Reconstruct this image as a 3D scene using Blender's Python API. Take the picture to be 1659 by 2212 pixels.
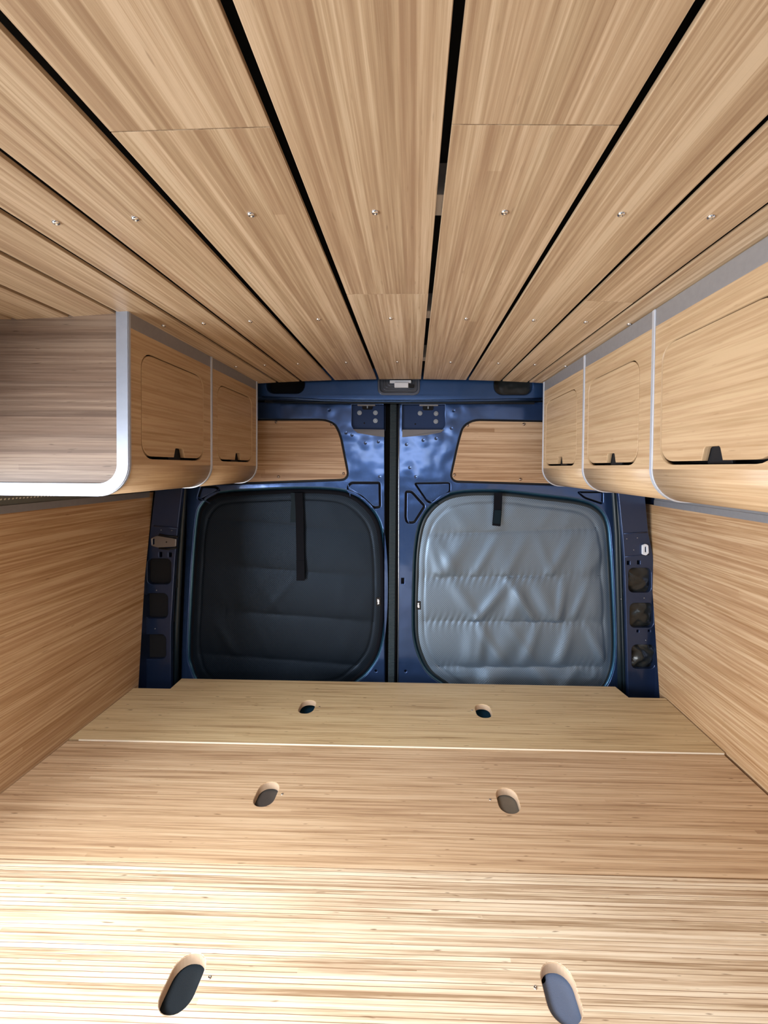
import bpy, bmesh, math, random
from mathutils import Vector, Matrix, Euler

for o in list(bpy.data.objects):
    bpy.data.objects.remove(o, do_unlink=True)
scn = bpy.context.scene
COL = scn.collection
random.seed(7)

# ------------------------------------------------------------------ camera
W, HT, F = 1659, 2212, 830.0
H = 1.62                                   # eye height above the van floor
CAMP = Vector((0, 0, H))
R = (Matrix.Rotation(0.018, 3, 'Z') @ Matrix.Rotation(math.radians(90) - 0.018, 3, 'X')
     @ Matrix.Rotation(0.0085, 3, 'Z'))
_a = R.inverted() @ Vector((0, 1, 0))
VX, VY = 893.0, 1009.0                     # where the lengthwise lines meet
CX = VX - F * _a.x / -_a.z
CY = VY + F * _a.y / -_a.z
cam_d = bpy.data.cameras.new('camera')
cam_d.sensor_fit = 'VERTICAL'
cam_d.sensor_height = 36
cam_d.lens = F / HT * 36
cam_d.shift_x = (W / 2 - CX) / HT
cam_d.shift_y = (CY - HT / 2) / HT
cam_d.clip_start = 0.02
cam = bpy.data.objects.new('camera', cam_d)
COL.objects.link(cam)
cam.matrix_world = Matrix.Translation(CAMP) @ R.to_4x4()
scn.camera = cam


def ray(px, py):
    return R @ Vector(((px - CX) / F, -(py - CY) / F, -1))


def at_x(px, py, X):
    d = ray(px, py); return CAMP + d * (X / d.x)


def at_y(px, py, Y):
    d = ray(px, py); return CAMP + d * (Y / d.y)


def at_z(px, py, Z):
    d = ray(px, py); return CAMP + d * ((Z - H) / d.z)


# ------------------------------------------------------------------ light
scn.view_settings.view_transform = 'Standard'
scn.view_settings.look = 'None'
scn.view_settings.gamma = 1
scn.view_settings.use_curve_mapping = False
scn.view_settings.exposure = 0.25
world = bpy.data.worlds.new('world')
scn.world = world
world.use_nodes = True
bg = world.node_tree.nodes['Background']
bg.inputs[0].default_value = (0.80, 0.88, 1.0, 1)
bg.inputs[1].default_value = 0.20


def area(name, loc, target, sx, sy, power, color, spread=180):
    l = bpy.data.lights.new(name, 'AREA')
    l.shape = 'RECTANGLE'; l.size = sx; l.size_y = sy
    l.energy = power; l.color = color; l.spread = math.radians(spread)
    o = bpy.data.objects.new(name, l)
    COL.objects.link(o)
    o.location = loc
    d = Vector(target) - Vector(loc)
    o.rotation_euler = d.to_track_quat('-Z', 'Y').to_euler()
    return o


# daylight through the open sliding door beside the camera, and through the windscreen behind it
area('side_door_daylight', (-1.95, -0.30, 1.15), (0.3, 0.30, 1.0), 2.0, 1.7, 150, (0.92, 0.96, 1.0))
area('windscreen_daylight', (-0.25, -2.3, H + 0.38), (-0.1, 1.4, 1.35), 1.25, 0.52, 17, (0.78, 0.89, 1.0))
area('overhead_fill', (-0.50, -0.10, H + 0.300), (-0.42, 0.16, 0.8), 0.42, 0.42, 20, (0.93, 0.96, 1.0), 118)  # unseen fill added overhead to brighten the bed boards; no vent is built


# ------------------------------------------------------------------ materials
class NT:
    def __init__(s, name):
        s.m = bpy.data.materials.new(name); s.m.use_nodes = True
        s.t = s.m.node_tree; s.t.nodes.clear()
        s.out = s.n('ShaderNodeOutputMaterial')
        s.b = s.n('ShaderNodeBsdfPrincipled')
        s.l(s.b.outputs[0], s.out.inputs[0])

    def n(s, t, **k):
        x = s.t.nodes.new(t)
        for a, v in k.items(): setattr(x, a, v)
        return x

    def l(s, a, b): s.t.links.new(a, b)

    def put(s, sock, v):
        if hasattr(v, 'links') or isinstance(v, bpy.types.NodeSocket): s.l(v, sock)
        else: sock.default_value = v

    def math(s, op, a, b=0.0, c=None, clamp=False):
        x = s.n('ShaderNodeMath', operation=op, use_clamp=clamp)
        s.put(x.inputs[0], a); s.put(x.inputs[1], b)
        if c is not None: s.put(x.inputs[2], c)
        return x.outputs[0]

    def comb(s, a, b, c=0.0):
        x = s.n('ShaderNodeCombineXYZ')
        s.put(x.inputs[0], a); s.put(x.inputs[1], b); s.put(x.inputs[2], c)
        return x.outputs[0]

    def noise(s, vec, scale=1, detail=2, rough=0.5):
        x = s.n('ShaderNodeTexNoise')
        s.l(vec, x.inputs['Vector']); x.inputs['Scale'].default_value = scale
        x.inputs['Detail'].default_value = detail; x.inputs['Roughness'].default_value = rough
        return x.outputs[0]

    def white(s, vec):
        x = s.n('ShaderNodeTexWhiteNoise', noise_dimensions='3D')
        s.l(vec, x.inputs['Vector']); return x.outputs['Value']

    def ramp(s, fac, stops, interp='LINEAR'):
        x = s.n('ShaderNodeValToRGB'); x.color_ramp.interpolation = interp
        e = x.color_ramp.elements
        while len(e) < len(stops): e.new(0.5)
        for i, (p, c) in enumerate(stops):
            e[i].position = p; e[i].color = (*c, 1) if len(c) == 3 else c
        s.l(fac, x.inputs[0]); return x.outputs[0]

    def mix(s, fac, a, b, mode='MIX'):
        x = s.n('ShaderNodeMix', data_type='RGBA', blend_type=mode)
        s.put(x.inputs[0], fac); s.put(x.inputs[6], a); s.put(x.inputs[7], b)
        return x.outputs[2]

    def bump(s, h, strength=0.3, dist=0.001):
        x = s.n('ShaderNodeBump'); x.inputs['Strength'].default_value = strength
        x.inputs['Distance'].default_value = dist; s.l(h, x.inputs['Height'])
        s.l(x.outputs[0], s.b.inputs['Normal']); return x

    def maprange(s, v, a, b, c, d, smooth=True):
        x = s.n('ShaderNodeMapRange')
        if smooth: x.interpolation_type = 'SMOOTHSTEP'
        s.put(x.inputs[0], v)
        for i, q in enumerate((a, b, c, d)): x.inputs[i + 1].default_value = q
        return x.outputs[0]


def simple(name, col, rough=0.5, metal=0.0, coat=0.0, nscale=0, nstr=0.0, ndist=0.001):
    N = NT(name)
    N.b.inputs['Base Color'].default_value = (*col, 1)
    N.b.inputs['Roughness'].default_value = rough
    N.b.inputs['Metallic'].default_value = metal
    N.b.inputs['Coat Weight'].default_value = coat
    if nscale:
        tc = N.n('ShaderNodeTexCoord')
        h = N.noise(tc.outputs['Object'], nscale, 3)
        N.bump(h, nstr, ndist)
        v = N.mix(N.math('MULTIPLY', h, 0.35), (*col, 1), (*[c * 0.6 for c in col], 1))
        N.l(v, N.b.inputs['Base Color'])
    return N.m


def bamboo(name, w=0.011, seg=0.9, light=(0.62, 0.43, 0.255), mid=(0.50, 0.325, 0.18), dark=(0.36, 0.215, 0.105),
           streak=0.5, fleck=0.5, rough=0.42, lines=0.0, wv=30.0, wu=0.9, wa=1.2):
    """Laminated bamboo: long narrow strips of differing tone, fine fibres, sparse dark knuckles."""
    N = NT(name)
    uv = N.n('ShaderNodeUVMap'); uv.uv_map = 'UVMap'
    sp = N.n('ShaderNodeSeparateXYZ'); N.l(uv.outputs[0], sp.inputs[0])
    u, v = sp.outputs[0], sp.outputs[1]
    wob = N.noise(N.comb(N.math('MULTIPLY', u, 3.0), N.math('MULTIPLY', v, 8.0)), 1, 2)
    v2 = N.math('ADD', v, N.math('MULTIPLY', wob, w * 0.5))
    vid = N.math('FLOOR', N.math('DIVIDE', v2, w))
    off = N.white(N.comb(vid, 3.3, 0.0))
    sid = N.math('FLOOR', N.math('ADD', N.math('DIVIDE', u, seg), off))
    rnd = N.white(N.comb(vid, sid, 9.1))
    wide = N.noise(N.comb(N.math('MULTIPLY', u, wu), N.math('MULTIPLY', v, wv)), 1, 3, 0.6)
    med = N.noise(N.comb(N.math('MULTIPLY', u, 3.5), N.math('MULTIPLY', v, 190.0)), 1, 3, 0.6)
    fine = N.noise(N.comb(N.math('MULTIPLY', u, 22.0), N.math('MULTIPLY', v, 1500.0)), 1, 2, 0.6)
    t = N.math('MULTIPLY', rnd, 0.30 * streak * 2)
    t = N.math('ADD', t, N.math('ADD', N.math('MULTIPLY', N.math('SUBTRACT', wide, 0.5), wa), 0.32))
    t = N.math('ADD', t, N.math('MULTIPLY', N.math('SUBTRACT', med, 0.5), 1.5))
    t = N.math('ADD', t, N.math('MULTIPLY', N.math('SUBTRACT', fine, 0.5), 0.45))
    c = N.ramp(t, [(0.18, light), (0.48, mid), (0.84, dark)])
    # warm / pink drift between strips
    c = N.mix(N.math('MULTIPLY', N.white(N.comb(vid, 77.0, 1.0)), 0.12), c, (0.58, 0.36, 0.24, 1))
    # knuckles
    k = N.noise(N.comb(N.math('MULTIPLY', u, 28.0), N.math('MULTIPLY', v, 210.0), 4.0), 1, 1, 0.5)
    k = N.maprange(k, 0.70, 0.80, 0.0, fleck)
    c = N.mix(k, c, (dark[0] * 0.55, dark[1] * 0.5, dark[2] * 0.45, 1))
    if lines:      # thin glue lines between strips
        fr = N.math('FRACT', N.math('DIVIDE', v2, w))
        ln = N.math('LESS_THAN', fr, 0.12)
        ln = N.math('MULTIPLY', ln, N.math('MULTIPLY', N.white(N.comb(vid, sid, 5.5)), lines))
        c = N.mix(ln, c, (dark[0] * 0.8, dark[1] * 0.72, dark[2] * 0.7, 1))
    N.l(c, N.b.inputs['Base Color'])
    N.l(N.math('ADD', N.math('MULTIPLY', med, 0.15), rough - 0.07), N.b.inputs['Roughness'])
    N.b.inputs['Specular IOR Level'].default_value = 0.4
    N.bump(N.math('ADD', med, N.math('MULTIPLY', fine, 0.5)), 0.12, 0.0008)
    return N.m


M = {}
M['ceil'] = bamboo('bamboo_ceiling', w=0.0145, seg=4.0, light=(0.58, 0.44, 0.295), mid=(0.43, 0.305, 0.185), dark=(0.30, 0.19, 0.108), fleck=0.35)
M['bed_back'] = bamboo('bamboo_back_board', w=0.009, seg=4.0, light=(0.74, 0.58, 0.34), mid=(0.65, 0.48, 0.265), dark=(0.36, 0.23, 0.11), streak=0.25, fleck=0.9, lines=0.5, wv=70, wu=2.2, wa=0.9)
M['bed_mid'] = bamboo('bamboo_middle_board', w=0.008, seg=3.5, light=(0.72, 0.53, 0.34), mid=(0.60, 0.41, 0.245), dark=(0.38, 0.235, 0.13), streak=0.5, fleck=0.9, lines=0.7, wv=90, wu=2.0, wa=1.1)
M['bed_front'] = bamboo('bamboo_front_board', w=0.0066, seg=7.0, light=(0.90, 0.78, 0.60), mid=(0.72, 0.57, 0.395), dark=(0.36, 0.235, 0.135), streak=0.55, fleck=0.8, lines=1.8, wv=70, wu=0.6, wa=0.9)
M['wall'] = bamboo('bamboo_wall', w=0.010, seg=3.5, light=(0.60, 0.415, 0.245), mid=(0.45, 0.275, 0.140), dark=(0.32, 0.17, 0.072), streak=0.35, fleck=0.6, lines=0.3, wv=75, wu=2.6, wa=1.3)
M['face'] = bamboo('bamboo_cabinet_face', w=0.006, seg=1.5, light=(0.52, 0.37, 0.22), mid=(0.43, 0.29, 0.165), dark=(0.34, 0.21, 0.10), streak=0.2, fleck=0.35, wv=60, wu=4.0, wa=1.0)
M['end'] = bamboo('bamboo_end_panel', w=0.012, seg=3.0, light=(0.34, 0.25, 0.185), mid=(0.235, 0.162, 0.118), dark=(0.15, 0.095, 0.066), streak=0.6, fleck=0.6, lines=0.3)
M['infill'] = bamboo('bamboo_door_infill', w=0.016, seg=4.0, light=(0.62, 0.44, 0.29), mid=(0.50, 0.33, 0.20), dark=(0.33, 0.19, 0.10), streak=0.65, fleck=0.5, lines=0.9)
M['edge'] = simple('bamboo_cut_edge', (0.66, 0.48, 0.33), 0.6, nscale=120, nstr=0.2)
M['alu'] = simple('brushed_aluminium', (0.74, 0.77, 0.84), 0.35, 0.55, nscale=60, nstr=0.08)
M['pale'] = simple('pale_bamboo_edge', (0.88, 0.78, 0.62), 0.5)
M['alu_end'] = simple('brushed_aluminium_end', (0.50, 0.55, 0.66), 0.45, 0.4, nscale=60, nstr=0.08)
M['alu_matt'] = simple('matt_aluminium_profile', (0.42, 0.415, 0.43), 0.6, 0.75, nscale=90, nstr=0.08)
M['hem'] = simple('painted_edge_glint', (0.45, 0.52, 0.62), 0.22, 0.8)
M['steel'] = simple('screw_steel', (0.72, 0.70, 0.68), 0.22, 1.0)
M['bronze'] = simple('screw_bronzed_steel', (0.35, 0.27, 0.22), 0.28, 1.0)
M['zinc'] = simple('zinc_bolt', (0.33, 0.34, 0.36), 0.35, 0.9)
M['black'] = simple('black_plastic', (0.012, 0.012, 0.014), 0.5)
M['void'] = simple('black_void', (0.004, 0.004, 0.006), 0.9)
M['rubber'] = simple('rubber_seal', (0.012, 0.022, 0.03), 0.42, nscale=40, nstr=0.1)
M['liner'] = simple('dark_roof_liner', (0.012, 0.010, 0.010), 0.9, nscale=30, nstr=0.3)
M['strap_loop'] = simple('dark_teal_strap', (0.007, 0.016, 0.024), 0.4)
M['web'] = simple('black_webbing', (0.006, 0.007, 0.011), 0.7, nscale=500, nstr=0.4)
M['white'] = simple('white_print', (0.8, 0.82, 0.85), 0.5)
M['grey_rail'] = simple('grey_cross_rail', (0.42, 0.38, 0.34), 0.5)
M['lens'] = simple('lamp_lens', (0.10, 0.12, 0.16), 0.10, 0.5)
M['housing'] = simple('lamp_housing', (0.12, 0.14, 0.19), 0.25, 0.6)
M['lamp_white'] = simple('lamp_diffuser', (0.75, 0.80, 0.90), 0.3)
M['felt'] = simple('blue_grey_felt', (0.17, 0.23, 0.37), 0.9, nscale=700, nstr=0.4)
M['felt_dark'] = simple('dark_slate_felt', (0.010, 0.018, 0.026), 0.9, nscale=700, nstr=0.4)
M['slate'] = simple('grey_brown_board', (0.20, 0.175, 0.14), 0.8, nscale=80, nstr=0.2)
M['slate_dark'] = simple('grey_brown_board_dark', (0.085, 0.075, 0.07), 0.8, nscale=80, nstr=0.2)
M['floor'] = simple('grey_van_floor', (0.16, 0.16, 0.17), 0.7, nscale=60, nstr=0.2)
M['ledge'] = simple('matt_grey_ledge', (0.20, 0.20, 0.22), 0.5)


def paint(name, base=(0.028, 0.075, 0.20), pts=(), wave=0.25, rough=0.22):
    N = NT(name)
    tc = N.n('ShaderNodeTexCoord')
    co = tc.outputs['Object']
    fl = N.noise(co, 900, 1)
    c = N.mix(N.math('MULTIPLY', fl, 0.5), (*base, 1), (*[x * 1.7 for x in base], 1))
    N.l(c, N.b.inputs['Base Color'])
    N.b.inputs['Metallic'].default_value = 0.72
    N.b.inputs['Roughness'].default_value = rough + 0.12
    N.b.inputs['Coat Weight'].default_value = 0.6
    N.b.inputs['Coat Roughness'].default_value = 0.12
    h = N.math('MULTIPLY', N.noise(co, 7, 2), wave)
    h = N.math('ADD', h, N.math('MULTIPLY', fl, 0.004))
    for p, r in pts:
        d = N.n('ShaderNodeVectorMath', operation='DISTANCE')
        N.l(co, d.inputs[0]); d.inputs[1].default_value = p
        a = N.maprange(d.outputs['Value'], 0.0, r, -1.0, 0.0)
        b = N.maprange(d.outputs['Value'], 0.0, r * 5, 0.5, 0.0)
        h = N.math('ADD', h, N.math('MULTIPLY', N.math('ADD', a, b), 0.35))
    bp = N.bump(h, 1.0, 0.006)
    N.l(bp.outputs[0], N.b.inputs['Coat Normal'])
    return N.m


M['paint'] = paint('navy_body_paint')
M['paint_dark'] = paint('navy_pillar_paint', (0.024, 0.044, 0.110), rough=0.3)
M['paint_teal'] = paint('teal_blue_flange_paint', (0.03, 0.11, 0.20), rough=0.15)

M['latch'] = simple('navy_latch_plate', (0.012, 0.034, 0.11), 0.55, 0.3)


def quilt(name, col, metal):
    N = NT(name)
    uv = N.n('ShaderNodeUVMap'); uv.uv_map = 'UVMap'
    sp = N.n('ShaderNodeSeparateXYZ'); N.l(uv.outputs[0], sp.inputs[0])
    k = math.pi / 0.0085
    a = N.math('SINE', N.math('MULTIPLY', N.math('ADD', sp.outputs[0], sp.outputs[1]), k))
    b = N.math('SINE', N.math('MULTIPLY', N.math('SUBTRACT', sp.outputs[0], sp.outputs[1]), k))
    g = N.math('MINIMUM', N.math('ABSOLUTE', a), N.math('ABSOLUTE', b))
    g2 = N.maprange(g, 0.1, 0.6, 0.0, 1.0)
    c = N.mix(g2, (*[x * 0.60 for x in col], 1), (*[x * 1.25 for x in col], 1))
    N.l(c, N.b.inputs['Base Color'])
    N.b.inputs['Roughness'].default_value = 0.40
    N.b.inputs['Metallic'].default_value = metal
    N.b.inputs['Specular IOR Level'].default_value = 0.7 if col[0] > 0.1 else 0.25
    N.b.inputs['Sheen Weight'].default_value = 0.2 if col[0] > 0.1 else 0.0
    N.b.inputs['Sheen Tint'].default_value = (0.6, 0.75, 1.0, 1)
    N.bump(g2, 0.5, 0.0006)
    return N.m


M['quilt'] = quilt('quilted_grey_fabric', (0.20, 0.275, 0.37), 0.65)
M['quilt_dark'] = quilt('quilted_fabric_dimmed', (0.014, 0.022, 0.034), 0.6)  # same quilt as the grey one, its dim light put into the colour


def bag():
    N = NT('crumpled_black_film')
    tc = N.n('ShaderNodeTexCoord')
    h = N.noise(tc.outputs['Object'], 14, 2, 0.5)
    N.b.inputs['Base Color'].default_value = (0.018, 0.020, 0.020, 1)
    N.b.inputs['Roughness'].default_value = 0.25
    N.bump(h, 0.8, 0.012)
    return N.m


for k in ('web', 'strap_loop', 'black'):
    M[k].node_tree.nodes['Principled BSDF'].inputs['Specular IOR Level'].default_value = 0.08 if k != 'black' else 0.25
M['bag'] = bag()


def perforated():
    N = NT('perforated_grey_fabric')
    tc = N.n('ShaderNodeTexCoord')
    v = N.n('ShaderNodeTexVoronoi'); v.inputs['Scale'].default_value = 110; v.inputs['Randomness'].default_value = 0.1
    N.l(tc.outputs['Object'], v.inputs['Vector'])
    c = N.ramp(v.outputs['Distance'], [(0.18, (0.55, 0.53, 0.44)), (0.32, (0.10, 0.10, 0.09))])
    N.l(c, N.b.inputs['Base Color']); N.b.inputs['Roughness'].default_value = 0.8
    return N.m


M['perf'] = perforated()


def ribbed():
    N = NT('ribbed_rubber_seal')
    tc = N.n('ShaderNodeTexCoord')
    sp = N.n('ShaderNodeSeparateXYZ'); N.l(tc.outputs['Object'], sp.inputs[0])
    s = N.math('SINE', N.math('MULTIPLY', sp.outputs[2], 2 * math.pi / 0.0055))
    c = N.mix(N.maprange(s, -0.3, 0.6, 0, 1), (0.008, 0.016, 0.022, 1), (0.016, 0.040, 0.055, 1))
    N.l(c, N.b.inputs['Base Color']); N.b.inputs['Roughness'].default_value = 0.5
    N.bump(s, 0.6, 0.001)
    return N.m


M['ribbed'] = ribbed()


# ------------------------------------------------------------------ mesh helpers


def tagit(o, label=None, cat=None, group=None, kind=None):
    if label: o['label'] = label
    if cat: o['category'] = cat
    if group: o['group'] = group
    if kind: o['kind'] = kind
    return o


def set_uv(me, grain, off):
    g = Vector(grain).normalized()
    while me.uv_layers: me.uv_layers.remove(me.uv_layers[0])
    uvl = me.uv_layers.new(name='UVMap')
    for p in me.polygons:
        n = p.normal
        c = n.cross(g)
        if c.length < 0.3:
            c = Vector((g.y, g.z, g.x))
        c.normalize()
        # keep the sign steady so flat neighbours agree
        m = max(range(3), key=lambda i: abs(c[i]))
        if c[m] < 0: c = -c
        for li in p.loop_indices:
            co = me.vertices[me.loops[li].vertex_index].co
            uvl.data[li].uv = (co.dot(g) + off[0], co.dot(c) + off[1])


def finish(name, me, mat, parent=None, origin=None, grain=None, smooth=False, seed=None):
    """link a mesh given in world coordinates; its origin goes to ORIGIN"""
    if grain is not None:
        rr = random.Random(seed if seed is not None else hash_name(name, len(bpy.data.objects)))
        set_uv(me, grain, (rr.uniform(-9, 9), rr.uniform(-9, 9)))
    if origin is None:
        vs = [v.co for v in me.vertices]
        origin = Vector(((min(v.x for v in vs) + max(v.x for v in vs)) / 2,
                         (min(v.y for v in vs) + max(v.y for v in vs)) / 2,
                         min(v.z for v in vs)))
    origin = Vector(origin)
    me.transform(Matrix.Translation(-origin))
    if smooth:
        for p in me.polygons: p.use_smooth = True
    me.materials.clear(); me.materials.append(mat)
    o = bpy.data.objects.new(name, me)
    COL.objects.link(o)
    o.location = origin
    if parent is not None:
        pw = world_loc(parent)
        o.parent = parent
        o.location = origin - pw
    return o


def hash_name(n, k):
    return sum(ord(c) * (i + 3) for i, c in enumerate(n)) * 131 + k


def world_loc(o):
    l = o.location.copy()
    while o.parent is not None:
        o = o.parent; l += o.location
    return l


def empty(name, loc, parent=None):
    o = bpy.data.objects.new(name, None); COL.objects.link(o)
    o.empty_display_size = 0.05
    o.location = Vector(loc)
    if parent is not None:
        pw = world_loc(parent); o.parent = parent; o.location = Vector(loc) - pw
    return o


def me_from_bm(name, bm):
    bmesh.ops.recalc_face_normals(bm, faces=bm.faces)
    me = bpy.data.meshes.new(name); bm.to_mesh(me); bm.free(); me.update(); return me


def bm_box(bm, x0, x1, y0, y1, z0, z1, bev=0.0, seg=2, mtx=None):
    r = bmesh.ops.create_cube(bm, size=1)
    vs = r['verts']
    for v in vs:
        v.co = Vector(((x0 + x1) / 2 + v.co.x * (x1 - x0), (y0 + y1) / 2 + v.co.y * (y1 - y0), (z0 + z1) / 2 + v.co.z * (z1 - z0)))
    if mtx is not None:
        for v in vs: v.co = mtx @ v.co
    if bev:
        es = list({e for v in vs for e in v.link_edges})
        bmesh.ops.bevel(bm, geom=es, offset=bev, segments=seg, profile=0.7, affect='EDGES')


def box(name, x0, x1, y0, y1, z0, z1, mat, parent=None, bev=0.0, grain=None, origin=None, seed=None):
    bm = bmesh.new(); bm_box(bm, x0, x1, y0, y1, z0, z1, bev)
    return finish(name, me_from_bm(name, bm), mat, parent, origin, grain, seed=seed)


def round_poly(pts, r, seg=5):
    """pts 2-D corner points; r radius (or list)"""
    out = []
    n = len(pts)
    for i, p in enumerate(pts):
        rad = r[i] if isinstance(r, (list, tuple)) else r
        p = Vector(p); a = Vector(pts[i - 1]); b = Vector(pts[(i + 1) % n])
        if rad <= 0: out.append(tuple(p)); continue
        da = (a - p); db = (b - p)
        ra = min(rad, da.length * 0.48); rb = min(rad, db.length * 0.48)
        s = p + da.normalized() * ra; e = p + db.normalized() * rb
        for k in range(seg + 1):
            t = k / seg
            # rational-ish arc through a cubic
            k1 = 0.56
            c1 = s + (p - s) * k1; c2 = e + (p - e) * k1
            q = s * (1 - t) ** 3 + c1 * 3 * t * (1 - t) ** 2 + c2 * 3 * t * t * (1 - t) + e * t ** 3
            out.append(tuple(q))
    return out


def smooth_closed(pts, n=6):
    out = []
    L = len(pts)
    P = [Vector(p) for p in pts]
    for i in range(L):
        p0, p1, p2, p3 = P[i - 1], P[i], P[(i + 1) % L], P[(i + 2) % L]
        for k in range(n):
            t = k / n
            out.append(tuple(0.5 * ((2 * p1) + (p2 - p0) * t + (2 * p0 - 5 * p1 + 4 * p2 - p3) * t * t + (3 * p1 - p0 - 3 * p2 + p3) * t ** 3)))
    return out


def offset_poly(pts, d):
    """move outline outward by d (pts 2-D, any winding)"""
    P = [Vector(p) for p in pts]; n = len(P)
    area2 = sum(P[i].x * P[(i + 1) % n].y - P[(i + 1) % n].x * P[i].y for i in range(n))
    s = 1 if area2 > 0 else -1
    out = []
    for i in range(n):
        t = (P[(i + 1) % n] - P[i - 1])
        if t.length < 1e-9: out.append(tuple(P[i])); continue
        t.normalize()
        out.append(tuple(P[i] + Vector((t.y, -t.x)) * d * s))
    return out


# plane frames: 2-D (a, b) + outward c -> world
MX_XZ = Matrix(((1, 0, 0, 0), (0, 0, -1, 0), (0, 1, 0, 0), (0, 0, 0, 1)))      # faces -Y
MX_XY = Matrix.Identity(4)                                                       # faces +Z
MX_YZ_P = Matrix(((0, 0, 1, 0), (1, 0, 0, 0), (0, 1, 0, 0), (0, 0, 0, 1)))     # a=y b=z faces +X
MX_YZ_N = Matrix(((0, 0, -1, 0), (-1, 0, 0, 0), (0, 1, 0, 0), (0, 0, 0, 1)))   # a=-y b=z faces -X


def plate_mesh(name, loops, mtx, front, thick, bev=0.0, bseg=2):
    """filled outline(s) with holes; front surface at c=front, going back by thick"""
    cu = bpy.data.curves.new(name, 'CURVE'); cu.dimensions = '2D'; cu.fill_mode = 'BOTH'
    for lp in loops:
        s = cu.splines.new('POLY'); s.points.add(len(lp) - 1)
        for i, p in enumerate(lp): s.points[i].co = (p[0], p[1], 0, 1)
        s.use_cyclic_u = True
    cu.extrude = max(thick / 2 - bev, 0.0)
    cu.bevel_depth = bev; cu.bevel_resolution = bseg
    cu.offset = -bev
    t = bpy.data.objects.new(name, cu)
    me = bpy.data.meshes.new_from_object(t)
    bpy.data.objects.remove(t); bpy.data.curves.remove(cu)
    me.transform(mtx @ Matrix.Translation((0, 0, front - thick / 2)))
    me.name = name
    bm = bmesh.new(); bm.from_mesh(me)
    bmesh.ops.remove_doubles(bm, verts=bm.verts, dist=1e-6)
    bmesh.ops.recalc_face_normals(bm, faces=bm.faces)
    bm.to_mesh(me); bm.free(); me.update()
    return me


def plate(name, loops, mtx, front, thick, mat, parent=None, bev=0.0, grain=None, origin=None, smooth=False, seed=None):
    me = plate_mesh(name, loops, mtx, front, thick, bev)
    o = finish(name, me, mat, parent, origin, grain, smooth=False, seed=seed)
    if smooth:
        for p in o.data.polygons: p.use_smooth = True
        m = o.modifiers.new('wn', 'WEIGHTED_NORMAL'); m.keep_sharp = True
    return o


def tube(name, path, r, mat, parent=None, closed=False, seg=8, origin=None, sx=1.0):
    bm = bmesh.new(); rings = []
    n = len(path); P = [Vector(p) for p in path]
    for i, p in enumerate(P):
        if closed: t = P[(i + 1) % n] - P[i - 1]
        else: t = P[min(i + 1, n - 1)] - P[max(i - 1, 0)]
        t.normalize()
        up = Vector((0, 1, 0)) if abs(t.y) < 0.9 else Vector((0, 0, 1))
        a = t.cross(up).normalized(); b = a.cross(t).normalized()
        rings.append([bm.verts.new(p + a * math.cos(2 * math.pi * k / seg) * r * sx + b * math.sin(2 * math.pi * k / seg) * r) for k in range(seg)])
    m = n if closed else n - 1
    for i in range(m):
        A, B = rings[i], rings[(i + 1) % n]
        for k in range(seg):
            bm.faces.new((A[k], A[(k + 1) % seg], B[(k + 1) % seg], B[k]))
    if not closed:
        bm.faces.new(rings[0]); bm.faces.new(list(reversed(rings[-1])))
    return finish(name, me_from_bm(name, bm), mat, parent, origin, smooth=True)


def lathe_mesh(name, prof, seg=14):
    """prof: (radius, height) along +Z"""
    bm = bmesh.new(); rings = []
    for r, h in prof:
        if r < 1e-6: rings.append([bm.verts.new((0, 0, h))])
        else: rings.append([bm.verts.new((r * math.cos(2 * math.pi * k / seg), r * math.sin(2 * math.pi * k / seg), h)) for k in range(seg)])
    for A, B in zip(rings, rings[1:]):
        for k in range(seg):
            a = A[k % len(A)]; b = A[(k + 1) % len(A)]; c = B[(k + 1) % len(B)]; d = B[k % len(B)]
            vs = []
            for q in (a, b, c, d):
                if q not in vs: vs.append(q)
            if len(vs) > 2: bm.faces.new(vs)
    if len(rings[0]) > 1: bm.faces.new(list(reversed(rings[0])))
    return me_from_bm(name, bm)


ME_SCREW = lathe_mesh('screw', [(0.0045, -0.002), (0.0045, 0.0), (0.004, 0.0014), (0.0026, 0.0024), (0.0016, 0.0026), (0.0013, 0.0012), (0, 0.0011)])
for p in ME_SCREW.polygons: p.use_smooth = True
ME_BOLT = lathe_mesh('bolt', [(0.0098, -0.002), (0.0098, 0.0015), (0.0090, 0.0022), (0.0062, 0.0022), (0.0060, 0.0048), (0.0050, 0.0056), (0.0030, 0.0056), (0.0026, 0.0030), (0, 0.0030)], 20)


def place(name, me, mat, pos, direction, parent=None, scale=1.0):
    """shared mesh; +Z of the mesh towards DIRECTION"""
    key = mat.name
    m2 = bpy.data.meshes.get(me.name + '_' + key)
    if m2 is None:
        m2 = me.copy(); m2.name = me.name + '_' + key
        m2.materials.clear(); m2.materials.append(mat)
    o = bpy.data.objects.new(name, m2); COL.objects.link(o)
    o.rotation_euler = Vector(direction).to_track_quat('Z', 'Y').to_euler()
    o.scale = (scale,) * 3
    o.location = Vector(pos)
    if parent is not None:
        pw = world_loc(parent); o.parent = parent; o.location = Vector(pos) - pw
    return o


# ------------------------------------------------------------------ main dimensions (metres)
XL, XR = -0.995, 0.889          # bamboo wall faces
ZB = H - 0.80                   # top of the bed boards
ZC = H + 0.32                   # underside of the ceiling planks
YP = 1.43                       # pillar and header plane
YD = 1.50                       # door plane
YS = YD + 0.020                 # shade plane, set back in the aperture
CLX, CRX = -0.565, 0.46         # fronts of the overhead cabinets
Y_END = 1.38                    # rear ends of the cabinets


def zc(x): return ZC - 0.010 * (x / 0.42) ** 2 if abs(x) < 0.75 else ZC - 0.032


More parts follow.
